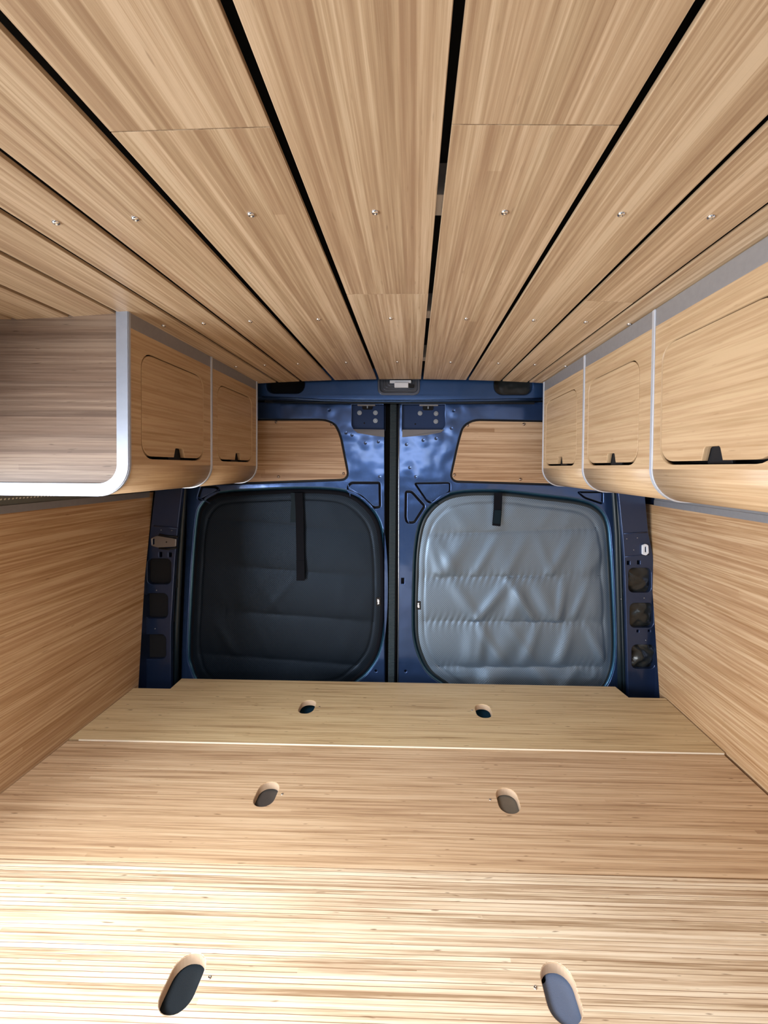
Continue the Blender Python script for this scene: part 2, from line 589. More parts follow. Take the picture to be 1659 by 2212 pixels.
# ------------------------------------------------------------------ floor and shell
floor = box('floor', -1.04, 0.94, -2.2, 1.62, -0.04, 0.0, M['floor'])
tagit(floor, 'dark grey van floor under the bamboo platform', 'floor', kind='structure')


def side_wall(name, x0, x1, xin, ztop, y0, label):
    w = box(name, min(x0, x1), max(x0, x1), y0, 1.60, 0.0, H + 0.42, M['paint_dark'])
    tagit(w, label, 'wall', kind='structure')
    s = -1 if xin < 0 else 1
    return w


wl = side_wall('wall_left', XL - 0.014, XL - 0.06, XL, 0, 0.66, 'bamboo clad van side on the darker side of the bed')
wr = side_wall('wall_right', XR + 0.014, XR + 0.06, XR, 0, -2.2, 'bamboo clad van side on the brightly lit side of the bed')
# the bamboo panels: rear edge follows the slanting pillar, top edge under the rail
pl = [(0.665, 0.02), (YP - 0.035, 0.02), (YP - 0.035, ZB), (YP - 0.035, H - 0.103), (0.665, H - 0.108)]


def wall_panel(side):
    if side < 0:
        a = [at_x(299, 1487, XL), at_x(313, 1248, XL), at_x(332, 1062, XL)]
        pts = [(0.665, 0.02), (a[0].y, 0.02), (a[0].y, a[0].z), (a[1].y, a[1].z), (a[2].y, a[2].z), (0.9, at_x(0, 1107, XL).z - 0.002), (0.665, at_x(0, 1107, XL).z - 0.008)]
        pts = [(min(p[0], YP + 0.075), p[1]) for p in pts]
        return plate('bamboo_panel', [pts], MX_YZ_P, XL, 0.014, M['wall'], wl, 0.0008, grain=(0, 1, 0), seed=5)
    a = [at_x(1425, 1510, XR), at_x(1406, 1225, XR), at_x(1393, 1088, XR)]
    pts = [(-1.2, 0.02), (a[0].y, 0.02), (a[0].y, a[0].z), (a[1].y, a[1].z), (a[2].y, a[2].z), (0.95, at_x(1659, 1127, XR).z), (-1.2, at_x(1659, 1127, XR).z)]
    pts = [(-min(p[0], YP + 0.075), p[1]) for p in pts]
    return plate('bamboo_panel', [pts], MX_YZ_N, -XR, 0.014, M['wall'], wr, 0.0008, grain=(0, 1, 0), seed=11)


wall_panel(-1); wall_panel(1)
box('door_opening_header', XL - 0.06, XL - 0.014, -2.2, 0.66, H - 0.03, H + 0.42, M['paint_dark'], wl, 0.004)
box('front_quarter', XL - 0.06, XL - 0.014, -2.2, -1.35, 0.0, H - 0.03, M['paint_dark'], wl, 0.004)

# ------------------------------------------------------------------ ceiling
ceil = box('ceiling', -1.04, 0.94, -2.2, 1.60, ZC + 0.045, ZC + 0.075, M['liner'])
tagit(ceil, 'ceiling of long bamboo planks with narrow dark gaps and rows of screws', 'ceiling', kind='structure')
PY0, PY1 = -1.0, 1.405
KL = [0.413, 0.925, 1.295, 1.567, 1.845, 2.14, 2.5, 2.95]
bounds = [-k * 0.32 for k in reversed(KL)] + [0.029] + [k * 0.32 for k in (0.604, 0.987, 1.29, 1.56, 1.86, 2.2, 2.6)]
gapw = [0.010] * 3 + [0.010, 0.010, 0.010, 0.012, 0.0105] + [0.0085] + [0.010, 0.0095, 0.0085, 0.008, 0.008, 0.008, 0.008]
rows = [at_z(800, 457, ZC).y, at_z(838, 687, ZC).y, at_z(852, 781, ZC).y]
j1 = at_z(700, 271, ZC).y
j2 = at_z(890, 635, ZC).y
for i in range(len(bounds) - 1):
    x0, x1 = bounds[i] + gapw[i] / 2, bounds[i + 1] - gapw[i + 1] / 2
    xc = (x0 + x1) / 2
    cuts = [PY0, PY1]
    if i == 6: cuts = [PY0, j1, PY1]            # second plank on the dark side of the middle
    if i == 8: cuts = [PY0, j1, PY1]            # first plank past the open gap
    if i == 7: cuts = [PY0, j2, PY1]
    if i == 10: cuts = [PY0, at_z(1290, 643, ZC).y, PY1]
    if xc > 0.0 and xc > 0.52: cuts = [PY0, PY1]
    for a, b in zip(cuts, cuts[1:]):
        g = 0.0004
        slope = (zc(x1) - zc(x0)) / (x1 - x0)
        bm = bmesh.new(); bm_box(bm, x0, x1, a + (g if a != PY0 else 0), b - (g if b != PY1 else 0), 0, 0.0055, 0.0008, 2)
        for v in bm.verts: v.co.z += zc(x0) + slope * (v.co.x - x0)
        pk = finish('plank', me_from_bm('plank', bm), M['ceil'], ceil, None, (0, 1, 0), seed=100 + i * 7 + int(a * 10))
        for ry in rows + [0.16, -0.16, -0.48]:
            if not (a < ry < b): continue
            sx = xc
            if i == 6: sx = xc + 0.006
            place('screw', ME_SCREW, M['steel'], (sx, ry, zc(x0) + slope * (sx - x0) - 0.0003), (slope * 0, 0, -1), pk, 1.0)
for ry in rows + [0.16, -0.16, -0.48]:
    box('cross_rail', -0.035, 0.095, ry - 0.019, ry + 0.019, ZC + 0.0070, ZC + 0.045, M['grey_rail'], ceil, 0.001)

# ------------------------------------------------------------------ bed boards


def stadium(cx, cy, w, h, n=8, skew=0.0):
    r = w / 2; out = []
    for k in range(n + 1):
        t = math.pi * k / n
        out.append((cx + r * math.cos(t), cy + (h / 2 - r) + r * math.sin(t)))
    for k in range(n + 1):
        t = math.pi + math.pi * k / n
        out.append((cx + r * math.cos(t), cy - (h / 2 - r) + r * math.sin(t)))
    return out


TH = 0.018
yb_l = at_z(299, 1487, ZB).y; yb_r = at_z(1424, 1510, ZB).y
y_not = (yb_l + yb_r) / 2
y_back = (at_z(500, 1468, ZB).y + at_z(1200, 1483, ZB).y) / 2
s1 = (at_z(175, 1598, ZB).y + at_z(1550, 1631, ZB).y) / 2
s2 = (at_z(0, 1857, ZB).y + at_z(1659, 1897, ZB).y) / 2
bx0, bx1 = XL + 0.002, XR - 0.004
nl0 = at_z(371, 1486, ZB).x; nl1 = at_z(390, 1469, ZB).x
nr0 = at_z(1358, 1508, ZB).x; nr1 = at_z(1333, 1489, ZB).x
boards = []
hole_px = [[(664, 1526), (1044, 1535)], [(576, 1714), (1097, 1728)], [(396, 2120), (1211, 2141)]]
scr_px = [[(690, 1527), (1020, 1534)], [(610, 1715), (1059, 1727)], [(453, 2111), (1157, 2133)]]
spec = [([(bx0, s1 + 0.0015), (bx1 - 0.0, s1 + 0.0015), (bx1, y_not), (nr0, y_not), (nr1, y_back), (nl1, y_back), (nl0, y_not), (bx0, y_not)], 0.0025, M['bed_back'],
         'narrow bamboo bed board touching the rear doors, notched round the pillars, pair of grip holes'),
        ([(bx0, s2 + 0.001), (bx1 - 0.006, s2 + 0.001), (bx1 - 0.006, s1 - 0.001), (bx0, s1 - 0.001)], 0.0, M['bed_mid'],
         'middle bamboo bed board with two rounded grip holes over grey boards'),
        ([(bx0, 0.02), (bx1 - 0.010, 0.02), (bx1 - 0.010, s2 - 0.001), (bx0, s2 - 0.001)], 0.0010, M['bed_front'],
         'pale boldly striped bamboo bed board nearest the camera, blue felt showing in its holes')]
for i, (outl, dz, mat, lab) in enumerate(spec):
    holes = []
    for (px, py) in hole_px[i]:
        p = at_z(px, py, ZB + dz); holes.append(round_poly([(p.x - 0.0255, p.y - 0.0365), (p.x + 0.0255, p.y - 0.0365), (p.x + 0.0255, p.y + 0.0345), (p.x - 0.0255, p.y + 0.0345)], 0.0235, 7))
    o = plate('bed_board', [outl] + holes, MX_XY, ZB + dz, TH, mat, None, 0.0009, grain=(1, 0, 0), seed=40 + i)
    tagit(o, lab, 'bed board', 'bamboo boards of the bed platform')
    for (px, py), hl in zip(scr_px[i], holes):
        p = at_z(px, py, ZB + dz)
        place('screw', ME_SCREW, M['steel'], (p.x, p.y, ZB + dz - 0.0008), (0, 0, 1), o, 0.72)
        # pale cut edge lining each grip hole
    for hl in holes:
        bm = bmesh.new(); n = len(hl)
        zt, zb_ = ZB + dz - 0.0012, ZB + dz - TH + 0.0005
        cxh = sum(p[0] for p in hl) / n; cyh = sum(p[1] for p in hl) / n
        A = [bm.verts.new((p[0], p[1], zt)) for p in hl]; B = [bm.verts.new((p[0], p[1], zb_)) for p in hl]
        ins = [(cxh + (p[0] - cxh) * 0.985, cyh + (p[1] - cyh) * 0.985) for p in hl]
        C = [bm.verts.new((p[0], p[1], zt)) for p in ins]; D = [bm.verts.new((p[0], p[1], zb_)) for p in ins]
        for k in range(n):
            q = (k + 1) % n
            bm.faces.new((C[k], C[q], D[q], D[k])); bm.faces.new((A[k], A[q], C[q], C[k])); bm.faces.new((B[k], D[k], D[q], B[q]))
            bm.faces.new((A[k], B[k], B[q], A[q]))
        finish('hole_edge', me_from_bm('hole_edge', bm), M['edge'], o)
    if i == 0:
        box('pale_edge', bx0 + 0.03, bx1 - 0.004, s1 + 0.0002, s1 + 0.0014, ZB - 0.004, ZB + 0.0030, M['pale'], o)  # strip coloured paler for the light caught by the board's front edge
    boards.append(o)

# supports under the boards: things glimpsed through the grip holes
fr = empty('platform_support', (0, 0.8, 0.0))
tagit(fr, 'grey frame carrying the bamboo boards, glimpsed through the middle grip holes', 'frame')
zt = ZB - TH
for (xa, xb) in ((bx0 + 0.002, bx0 + 0.03), (bx1 - 0.035, bx1 - 0.012)):
    for ya in (0.06, 0.80, 1.30):
        box('leg', xa, xb, ya, ya + 0.03, 0.0, zt - 0.03, M['alu_matt'], fr, 0.001)
    box('side_rail', xa, xb, 0.03, 1.37, zt - 0.03, zt, M['alu_matt'], fr, 0.001)
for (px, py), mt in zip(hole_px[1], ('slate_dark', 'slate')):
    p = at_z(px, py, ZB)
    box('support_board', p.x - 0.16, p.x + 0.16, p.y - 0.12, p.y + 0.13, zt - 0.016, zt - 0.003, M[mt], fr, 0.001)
box('cross_rail', bx0 + 0.03, bx1 - 0.035, p.y - 0.12, p.y - 0.09, zt - 0.046, zt - 0.0165, M['alu_matt'], fr, 0.001)
box('cross_rail', bx0 + 0.03, bx1 - 0.035, p.y + 0.10, p.y + 0.13, zt - 0.046, zt - 0.0165, M['alu_matt'], fr, 0.001)
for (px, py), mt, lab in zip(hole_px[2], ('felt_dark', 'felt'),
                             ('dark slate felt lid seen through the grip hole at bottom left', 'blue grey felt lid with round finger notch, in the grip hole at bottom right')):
    p = at_z(px, py, ZB)
    x0, x1, y0, y1 = p.x - 0.16, p.x + 0.16, 0.42, s2 - 0.03
    lp = [[(x0, y0), (x1, y0), (x1, y1), (x0, y1)]]
    if mt == 'felt':
        c = at_z(1166, 2121, zt - 0.012)
        lp.append([(c.x + 0.009 * math.cos(t * math.pi / 8), c.y + 0.009 * math.sin(t * math.pi / 8)) for t in range(16)])
    bxo = box('storage_box', x0, x1, y0, y1, 0.0, zt - 0.0098, M['black'], None, 0.002)
    tagit(bxo, lab, 'storage box')
    plate('felt_lid', lp, MX_XY, zt - 0.0025, 0.007, M[mt], bxo, 0.0006)

# navy wheel-arch ridge seen through the rear grip holes
bm = bmesh.new()
for s, (px, py) in enumerate(hole_px[0]):
    p = at_z(px, py, ZB)
    c = Vector((p.x, p.y + 0.05, zt - 0.055))
    m = Matrix.Translation(c) @ Matrix.Rotation(0.55 if s == 0 else -0.7, 4, 'Z') @ Matrix.Rotation(0.5, 4, 'X')
    bm_box(bm, -0.2, 0.2, -0.05, 0.05, -0.012, 0.012, 0.009, 3, m)
bm_box(bm, bx0 + 0.04, bx1 - 0.04, 1.16, 1.37, zt - 0.16, zt - 0.11, 0.01, 3)
bm_box(bm, bx0 + 0.10, bx1 - 0.10, 1.20, 1.34, 0.0, zt - 0.11, 0.01, 2)
arch = finish('rear_sill', me_from_bm('rear_sill', bm), M['paint_teal'])
tagit(arch, 'glossy blue painted rear sill glimpsed through the two farthest grip holes', 'sill', kind='structure')

# ------------------------------------------------------------------ rear frame: header and pillars
rear = box('wall_rear', -1.06, 0.95, YD + 0.085, YD + 0.12, 0.0, H + 0.42, M['paint_dark'])
tagit(rear, 'navy painted rear end of the van around the two doors', 'wall', kind='structure')


def P2(px, py, Y=YD):
    v = at_y(px, py, Y); return (v.x, v.z)


def rrect_px(x0, y0, x1, y1, r, Y, seg=5):
    return round_poly([P2(x0, y0, Y), P2(x1, y0, Y), P2(x1, y1, Y), P2(x0, y1, Y)], r, seg)


# header
hz = at_y(860, 866, YP).z
hdr = [P2(395, 866, YP), P2(500, 859, YP), P2(600, 861, YP), P2(700, 865.5, YP), P2(860, 866.5, YP), P2(1000, 866, YP), P2(1165, 863, YP), P2(1260, 862, YP), P2(1340, 864, YP),
       (P2(1340, 864, YP)[0], H + 0.41), (P2(395, 866, YP)[0], H + 0.41)]
holes = [rrect_px(575, 790, 657, 849, 0.030, YP), rrect_px(1068, 792, 1150, 852, 0.030, YP), rrect_px(819, 793, 904, 850, 0.020, YP)]
header = plate('header', [hdr] + holes, MX_XZ, -YP, 0.05, M['paint'], rear, 0.005, smooth=True)
box('header_cavity', at_y(560, 820, YP).x, at_y(1165, 820, YP).x, YP + 0.052, YP + 0.06, hz - 0.0, H + 0.40, M['void'], rear)
tube('header_lip', [Vector((*[P2(x, y, YP)[0]], YP - 0.004, P2(x, y, YP)[1])) for x, y in ((567, 858), (640, 861.5), (700, 865), (780, 866.5), (860, 867), (960, 866), (1060, 864.5), (1168, 862))], 0.004, M['paint'], rear)
for q in ((1010, 790, 1150, 852),):
    pass
bm = bmesh.new(); bm_box(bm, at_y(1062, 820, YP).x, at_y(1156, 820, YP).x, YP + 0.028, YP + 0.036, hz + 0.01, H + 0.38, 0.003)
finish('black_film', me_from_bm('black_film', bm), M['bag'], rear)

# pillars


def pillar(side):
    Y = YP
    if side < 0:
        out = [P2(333, 1015, Y), P2(335, 1057, Y), P2(319, 1185, Y), P2(302, 1248, Y), P2(288, 1487, Y), P2(285, 1560, Y), P2(368, 1560, Y), P2(369, 1485, Y), P2(369, 1352, Y),
               P2(378, 1206, Y), P2(384, 1140, Y), P2(393, 1061, Y), P2(396, 1015, Y)]
        hs = [(318, 1207, 369, 1262), (313, 1282, 362, 1336), (308, 1371, 358, 1424)]
        sq = [(343.5, 1193, 349.5, 1203), (364, 1194, 370, 1203)]
        name_x = -1
    else:
        out = [P2(1332, 1015, Y), P2(1336, 1066, Y), P2(1345, 1155, Y), P2(1348.6, 1205, Y), P2(1353, 1350, Y), P2(1356.6, 1508, Y), P2(1357, 1580, Y), P2(1438, 1580, Y), P2(1434, 1511, Y),
               P2(1415, 1245, Y), P2(1411, 1200, Y), P2(1401, 1150, Y), P2(1394, 1074, Y), P2(1390, 1015, Y)]
        hs = [(1358, 1227, 1407, 1280), (1361, 1303, 1412, 1356), (1365, 1393, 1415, 1445)]
        sq = [(1355, 1212, 1361, 1220), (1377, 1211, 1383, 1219), (1400.5, 1361, 1405, 1365), (1376, 1361, 1380.5, 1366)]
    # widen hidden flank toward the body side
    loops = [out] + [rrect_px(*h, 0.019, Y) for h in hs] + [rrect_px(*h, 0.001, Y, 2) for h in sq]
    o = plate('pillar', loops, MX_XZ, -Y, 0.018, M['paint_dark'], rear, 0.0030, smooth=True)
    xa, xb = sorted((out[0][0] - 0.0, out[4][0]))
    for h in hs:
        a, b = P2(h[0] - 5, h[1] - 5, Y), P2(h[2] + 5, h[3] + 5, Y)
        if side < 0:
            box('hole_backing', a[0] - 0.02, b[0] + 0.005, Y + 0.019, Y + 0.022, b[1] - 0.01, a[1] + 0.01, M['void'], o)
        else:
            # crumpled black film bulging in the hole
            bm = bmesh.new(); n = 18
            rnd = random.Random(int(h[1]))
            ph = [(rnd.uniform(0, 6), rnd.uniform(0, 6), rnd.uniform(-1, 1)) for _ in range(6)]
            g = []
            for j in range(n + 1):
                row = []
                for k in range(n + 1):
                    u, v = k / n, j / n
                    d = 0.010 * math.sin(math.pi * u) * math.sin(math.pi * v)
                    for q, (p1, p2, am) in enumerate(ph):
                        d += 0.0030 * am * math.sin(p1 + u * (5 + 2 * q) + 2.2 * math.sin(p2 + v * (4 + q)))
                    row.append(bm.verts.new((a[0] + (b[0] - a[0]) * u, Y + 0.020 - d, b[1] + (a[1] - b[1]) * v)))
                g.append(row)
            for j in range(n):
                for k in range(n):
                    bm.faces.new((g[j][k], g[j][k + 1], g[j + 1][k + 1], g[j + 1][k]))
            f = finish('black_film', me_from_bm('black_film', bm), M['bag'], o, smooth=True)
            f.modifiers.new('s', 'SOLIDIFY').thickness = 0.001
    for h in sq:
        a, b = P2(h[0] - 2, h[1] - 2, Y), P2(h[2] + 2, h[3] + 2, Y)
        box('hole_backing', a[0], b[0], Y + 0.019, Y + 0.021, b[1], a[1], M['void'], o)
    return o


pL = pillar(-1); pR = pillar(1)
# pressed steps and welds
for o, pts in ((pL, [(331, 1136), (386, 1142)]), (pR, [(1346, 1153), (1399, 1150)])):
    a = at_y(*pts[0], YP - 0.001); b = at_y(*pts[1], YP - 0.001)
    tube('pressed_ridge', [a + (b - a) * t for t in (0.02, 0.5, 0.98)], 0.0025, M['paint_dark'], o)
a = at_y(1349, 1203, YP - 0.001); b = at_y(1404, 1198, YP - 0.001)
tube('pressed_ridge', [a + (b - a) * t for t in (0.02, 0.5, 0.96)], 0.0018, M['paint_dark'], pR)
for o, spots in ((pL, [(348, 1145), (371, 1146), (338, 1275), (335, 1358)]), (pR, [(1354, 1164), (1377, 1162), (1369, 1188), (1391.5, 1292), (1395, 1383), (1342, 1294)])):
    for s in spots:
        place('weld_stud', ME_SCREW, M['zinc'], at_y(*s, YP - 0.0005), (0, -1, 0), o, 0.45)
# door check brackets
strk = plate('striker', [round_poly([P2(329, 1162, YP), P2(342, 1156, YP), P2(384, 1163, YP), P2(383, 1180, YP), P2(343, 1182, YP), P2(330, 1178, YP)], 0.004),
                         rrect_px(333, 1163, 337, 1175, 0.001, YP, 2)], MX_XZ, -YP + 0.010, 0.009, M['zinc'], pL, 0.002)
place('weld_stud', ME_SCREW, M['black'], at_y(359.5, 1171, YP - 0.010), (0, -1, 0), strk, 0.6)
tube('striker_lip', [at_y(x, y, YP - 0.002) for x, y in ((344, 1155), (360, 1158), (384, 1160))], 0.004, M['black'], strk)
tube('striker_lip', [at_y(x, y, YP - 0.002) for x, y in ((344, 1184), (362, 1186), (382, 1183))], 0.004, M['black'], strk)
strk['label'] = 'silver slotted striker bracket on the darker pillar'
brk = plate('bracket', [round_poly([P2(1385, 1177, YP), P2(1392, 1174, YP), P2(1398, 1177, YP), P2(1399, 1194, YP), P2(1393, 1199, YP), P2(1385, 1197, YP)], 0.003),
                        rrect_px(1390.5, 1180, 1394.5, 1192, 0.001, YP, 2)], MX_XZ, -YP + 0.008, 0.007, M['lamp_white'], pR, 0.001)
brk['label'] = 'small white slotted bracket'

# blanking behind the pillars to the body sides, and door reveal channels
for (xa, xb) in ((XL - 0.05, P2(400, 1200, YP)[0] - 0.03), (P2(1352, 1200, YP)[0] + 0.005, XR + 0.05)):
    box('body_side', xa, xb, YP + 0.100, YP + 0.110, 0.0, H + 0.40, M['void'], rear)

# side door seals (rubber tubes following the pillars)


def seal(pts, r, mat, Y, par):
    return tube('rubber_seal', [at_y(x, y, Y) for x, y in pts], r, mat, par, sx=1.0)


seal([(401, 1030), (398, 1061), (389, 1206), (382, 1352), (379, 1500)], 0.009, M['rubber'], YP + 0.03, rear)
seal([(1322, 1030), (1326, 1066), (1332, 1155), (1336, 1300), (1338, 1400), (1340, 1520)], 0.009, M['rubber'], YP + 0.035, rear)
seal([(1329, 1030), (1333, 1066), (1339, 1155), (1343, 1300), (1346, 1400), (1349, 1520)], 0.006, M['rubber'], YP + 0.03, rear)
seal([(590, 868), (700, 869.5), (860, 870), (1010, 869.5), (1180, 867)], 0.003, M['rubber'], YP + 0.03, rear)

# interior lamp in the header
lm = empty('interior_lamp', at_y(861, 836, YP))
tagit(lm, 'rectangular interior lamp with ribbed clear lens set in the navy header over the doors', 'lamp')
plate('housing', [rrect_px(816, 790, 907, 854, 0.022, YP), rrect_px(821, 796, 902, 848, 0.016, YP)], MX_XZ, -YP + 0.005, 0.014, M['housing'], lm, 0.0022)
ln = plate('lens', [rrect_px(821, 794, 902, 849, 0.018, YP)], MX_XZ, -YP + 0.001, 0.012, M['lens'], lm, 0.002)
for k in range(3):
    d = 4 + k * 5
    tube('rib', [Vector((p[0], YP - 0.0015, p[1])) for p in rrect_px(824 + d, 800, 899 - d, 846 - d * 0.9, 0.012, YP)], 0.0016, M['lens'], ln, closed=True, seg=6)
plate('switch', [rrect_px(852, 826.5, 882, 837, 0.002, YP - 0.01)], MX_XZ, -YP + 0.014, 0.014, M['lamp_white'], lm, 0.0015)
plate('diffuser', [rrect_px(842, 821, 888, 827, 0.002, YP - 0.01)], MX_XZ, -YP + 0.009, 0.009, M['lamp_white'], lm, 0.001)
plate('knob', [rrect_px(883, 830, 894, 837, 0.002, YP - 0.01)], MX_XZ, -YP + 0.011, 0.011, M['black'], lm, 0.001)

# ------------------------------------------------------------------ rear doors
# window outlines in pixels on the door plane
shL = [(412, 1398), (420, 1230), (429, 1122), (440, 1092), (461, 1073), (495, 1066), (543, 1063), (634, 1059), (705, 1060), (754, 1068), (790, 1092), (816, 1130), (826, 1187), (829, 1268), (826, 1350),
       (816, 1405), (797, 1440), (770, 1466), (720, 1490), (560, 1500), (470, 1494), (432, 1472), (417, 1440)]
shR = [(897, 1335), (898, 1260), (901, 1191), (910, 1137), (928, 1103), (960, 1077), (1002, 1066), (1082, 1065), (1175, 1075), (1250, 1085), (1288, 1100), (1308, 1130), (1315, 1191), (1321, 1303),
       (1324, 1397), (1318, 1450), (1298, 1487), (1250, 1505), (1130, 1512), (1010, 1500), (955, 1471), (925, 1446), (908, 1412), (899, 1376)]
infL = [P2(430, 907), P2(560, 905), P2(718, 905), P2(736, 936), P2(756, 1037), P2(560, 1044), P2(440, 1048)]
infLr = [0.03, 0, 0.05, 0.03, 0.035, 0, 0.03]
infR = [P2(1003, 905), P2(1165, 908), P2(1290, 912), P2(1310, 1052), P2(1190, 1048), P2(970, 1041), P2(988, 958)]
infRr = [0.06, 0, 0.03, 0.03, 0, 0.035, 0.03]
pkA = [(749, 1051), (757, 1041), (822, 1041), (823, 1097), (806, 1099), (780, 1074), (751, 1062)]
pkB = [(894, 1043), (973, 1042), (973, 1063), (930, 1088), (922, 1084)]
pkC = [(875, 1060), (890, 1060), (920, 1093), (896, 1131), (878, 1131), (874, 1120)]
pkD = [(425, 1078), (434, 1049), (467, 1050), (477, 1059), (459, 1069), (434, 1082)]
pkE = [(1246, 1062), (1303, 1062), (1303, 1090), (1291, 1086), (1262, 1076)]


def door(idx, outline_px, sh, inf, infr, pks, lab, dents, latch):
    outl = round_poly([P2(*p) for p in outline_px], 0.012, 3)
    shp = smooth_closed([P2(*p, YS) for p in sh], 4)
    winop = offset_poly(smooth_closed([P2(*p) for p in sh], 4), 0.013)
    infop = offset_poly(round_poly(inf, infr, 7), 0.0005)
    pko = [round_poly([P2(*p) for p in pk], 0.010, 4) for pk in pks]
    extra = latch['open'] + latch.get('slots', [])
    base = Vector(((outl[0][0] + outl[len(outl) // 2][0]) / 2, YD, 0.05))
    mat = paint('door_paint_%s' % ('one' if idx == 1 else 'two'), (0.048, 0.098, 0.245), [((Vector((P2(*d)[0], YD - 0.0, P2(*d)[1])) - base)[:], 0.007) for d in dents], wave=1.1, rough=0.12)
    o = plate('door_%d' % idx, [outl, winop, infop] + pko + extra, MX_XZ, -YD, 0.012, mat, None, 0.0030, origin=base, smooth=True)
    tagit(o, lab, 'door', kind='structure')
    xs = [p[0] for p in outl]
    xa, xb = min(xs), max(xs)
    # outer skin, with the glass of the window dark behind the shade
    box('outer_skin', xa, xb, YD + 0.05, YD + 0.058, 0.05, max(p[1] for p in outl), M['paint_dark'], o)
    # glossy return of the window aperture, sloping back to the shade
    bm = bmesh.new(); n = len(winop)
    loops = []
    for k, (d, y) in enumerate(((-0.0005, YD + 0.003), (-0.0045, YD + 0.012), (-0.010, YS + 0.004))):
        src = offset_poly(winop, d) if k < 2 else offset_poly(shp, -0.003)
        loops.append([bm.verts.new((p[0], y, p[1])) for p in src])
    for A, B in zip(loops, loops[1:]):
        for k in range(n):
            q = (k + 1) % n; bm.faces.new((A[k], A[q], B[q], B[k]))
    fl = finish('window_return', me_from_bm('window_return', bm), M['paint_teal'], o, smooth=True)
    fl.modifiers.new('s', 'SOLIDIFY').thickness = -0.0015
    # island of each pressed pocket
    for pk, po in zip(pks, pko):
        plate('pressed_panel', [offset_poly(po, -0.0078)], MX_XZ, -YD - 0.001, 0.008, mat, o, 0.0022, smooth=True)
        plate('pocket_back', [offset_poly(po, 0.004)], MX_XZ, -YD - 0.010, 0.003, M['void'], o)  # black plate stands in for the shade deep in the groove
    # bamboo infill of the upper window with black gasket
    g = plate('gasket', [offset_poly(round_poly(inf, infr, 7), 0.002), offset_poly(round_poly(inf, infr, 7), -0.009)], MX_XZ, -YD - 0.006, 0.006, M['black'], o)
    ip = plate('bamboo_infill', [offset_poly(round_poly(inf, infr, 7), -0.0065)], MX_XZ, -YD + 0.0, 0.012, M['infill'], o, 0.0012, grain=(1, 0, 0), seed=300 + idx * 3)
    return o, ip, xa, xb


def ledge_plate(px0, px1, left):
    pts = [P2(px0, 874), P2(px1, 874), P2(px1, 930), P2(px0, 930)]
    r = [0.0, 0.0, 0.0, 0.028] if left else [0.0, 0.0, 0.028, 0.0]
    return round_poly(pts, r, 6)


dL, ipL, _, _ = door(1, [(404, 868), (831, 869), (832, 1560), (388, 1560), (392, 1400), (402, 1150)], shL, infL, infLr, [pkA, pkD],
                     'navy rear door on the darker side, one pressed pocket beside its centre edge',
                     [(711, 886), (747, 935), (789, 957), (817, 954), (760, 940), (820, 1030)],
                     {'open': [ledge_plate(760, 829, True)], 'slots': [[P2(812 + 2.6 * math.cos(t), 1449.5 + 2.6 * math.sin(t)) for t in [k * math.pi / 6 for k in range(12)]]]})
dR, ipR, _, _ = door(2, [(862, 869), (1318, 866), (1334, 1150), (1344, 1400), (1347, 1570), (858, 1570)], shR, infR, infRr, [pkB, pkC, pkE],
                     'navy rear door on the brighter side, two pressed pockets beside its centre edge',
                     [(980, 887), (975, 925), (914, 951), (942, 947), (885, 1010), (878, 960), (898, 1030)],
                     {'open': [ledge_plate(869, 961, False)], 'slots': [rrect_px(867, 1249, 873, 1261, 0.001, YD, 2), [P2(876 + 2.6 * math.cos(t), 1450 + 2.6 * math.sin(t)) for t in [k * math.pi / 6 for k in range(12)]]]})
for s in ((596.5, 912), (716.6, 917), (601.6, 1030), (742, 1023), (480, 1032), (478, 915)):
    place('screw', ME_SCREW, M['bronze'], at_y(*s, YD - 0.0005), (0, -1, 0), ipL, 1.25)
for s in ((1010, 919), (1131.5, 916.5), (981.5, 1026), (1124, 1035.5), (1258, 1040)):
    place('screw', ME_SCREW, M['bronze'], at_y(*s, YD - 0.0005), (0, -1, 0), ipR, 1.25)
for o, x in ((dL, 812), (dR, 876), (dR, 870)):
    p = P2(x, 1449 if x != 870 else 1255)
    box('hole_backing', p[0] - 0.02, p[0] + 0.02, YD + 0.014, YD + 0.017, p[1] - 0.02, p[1] + 0.02, M['void'], o)


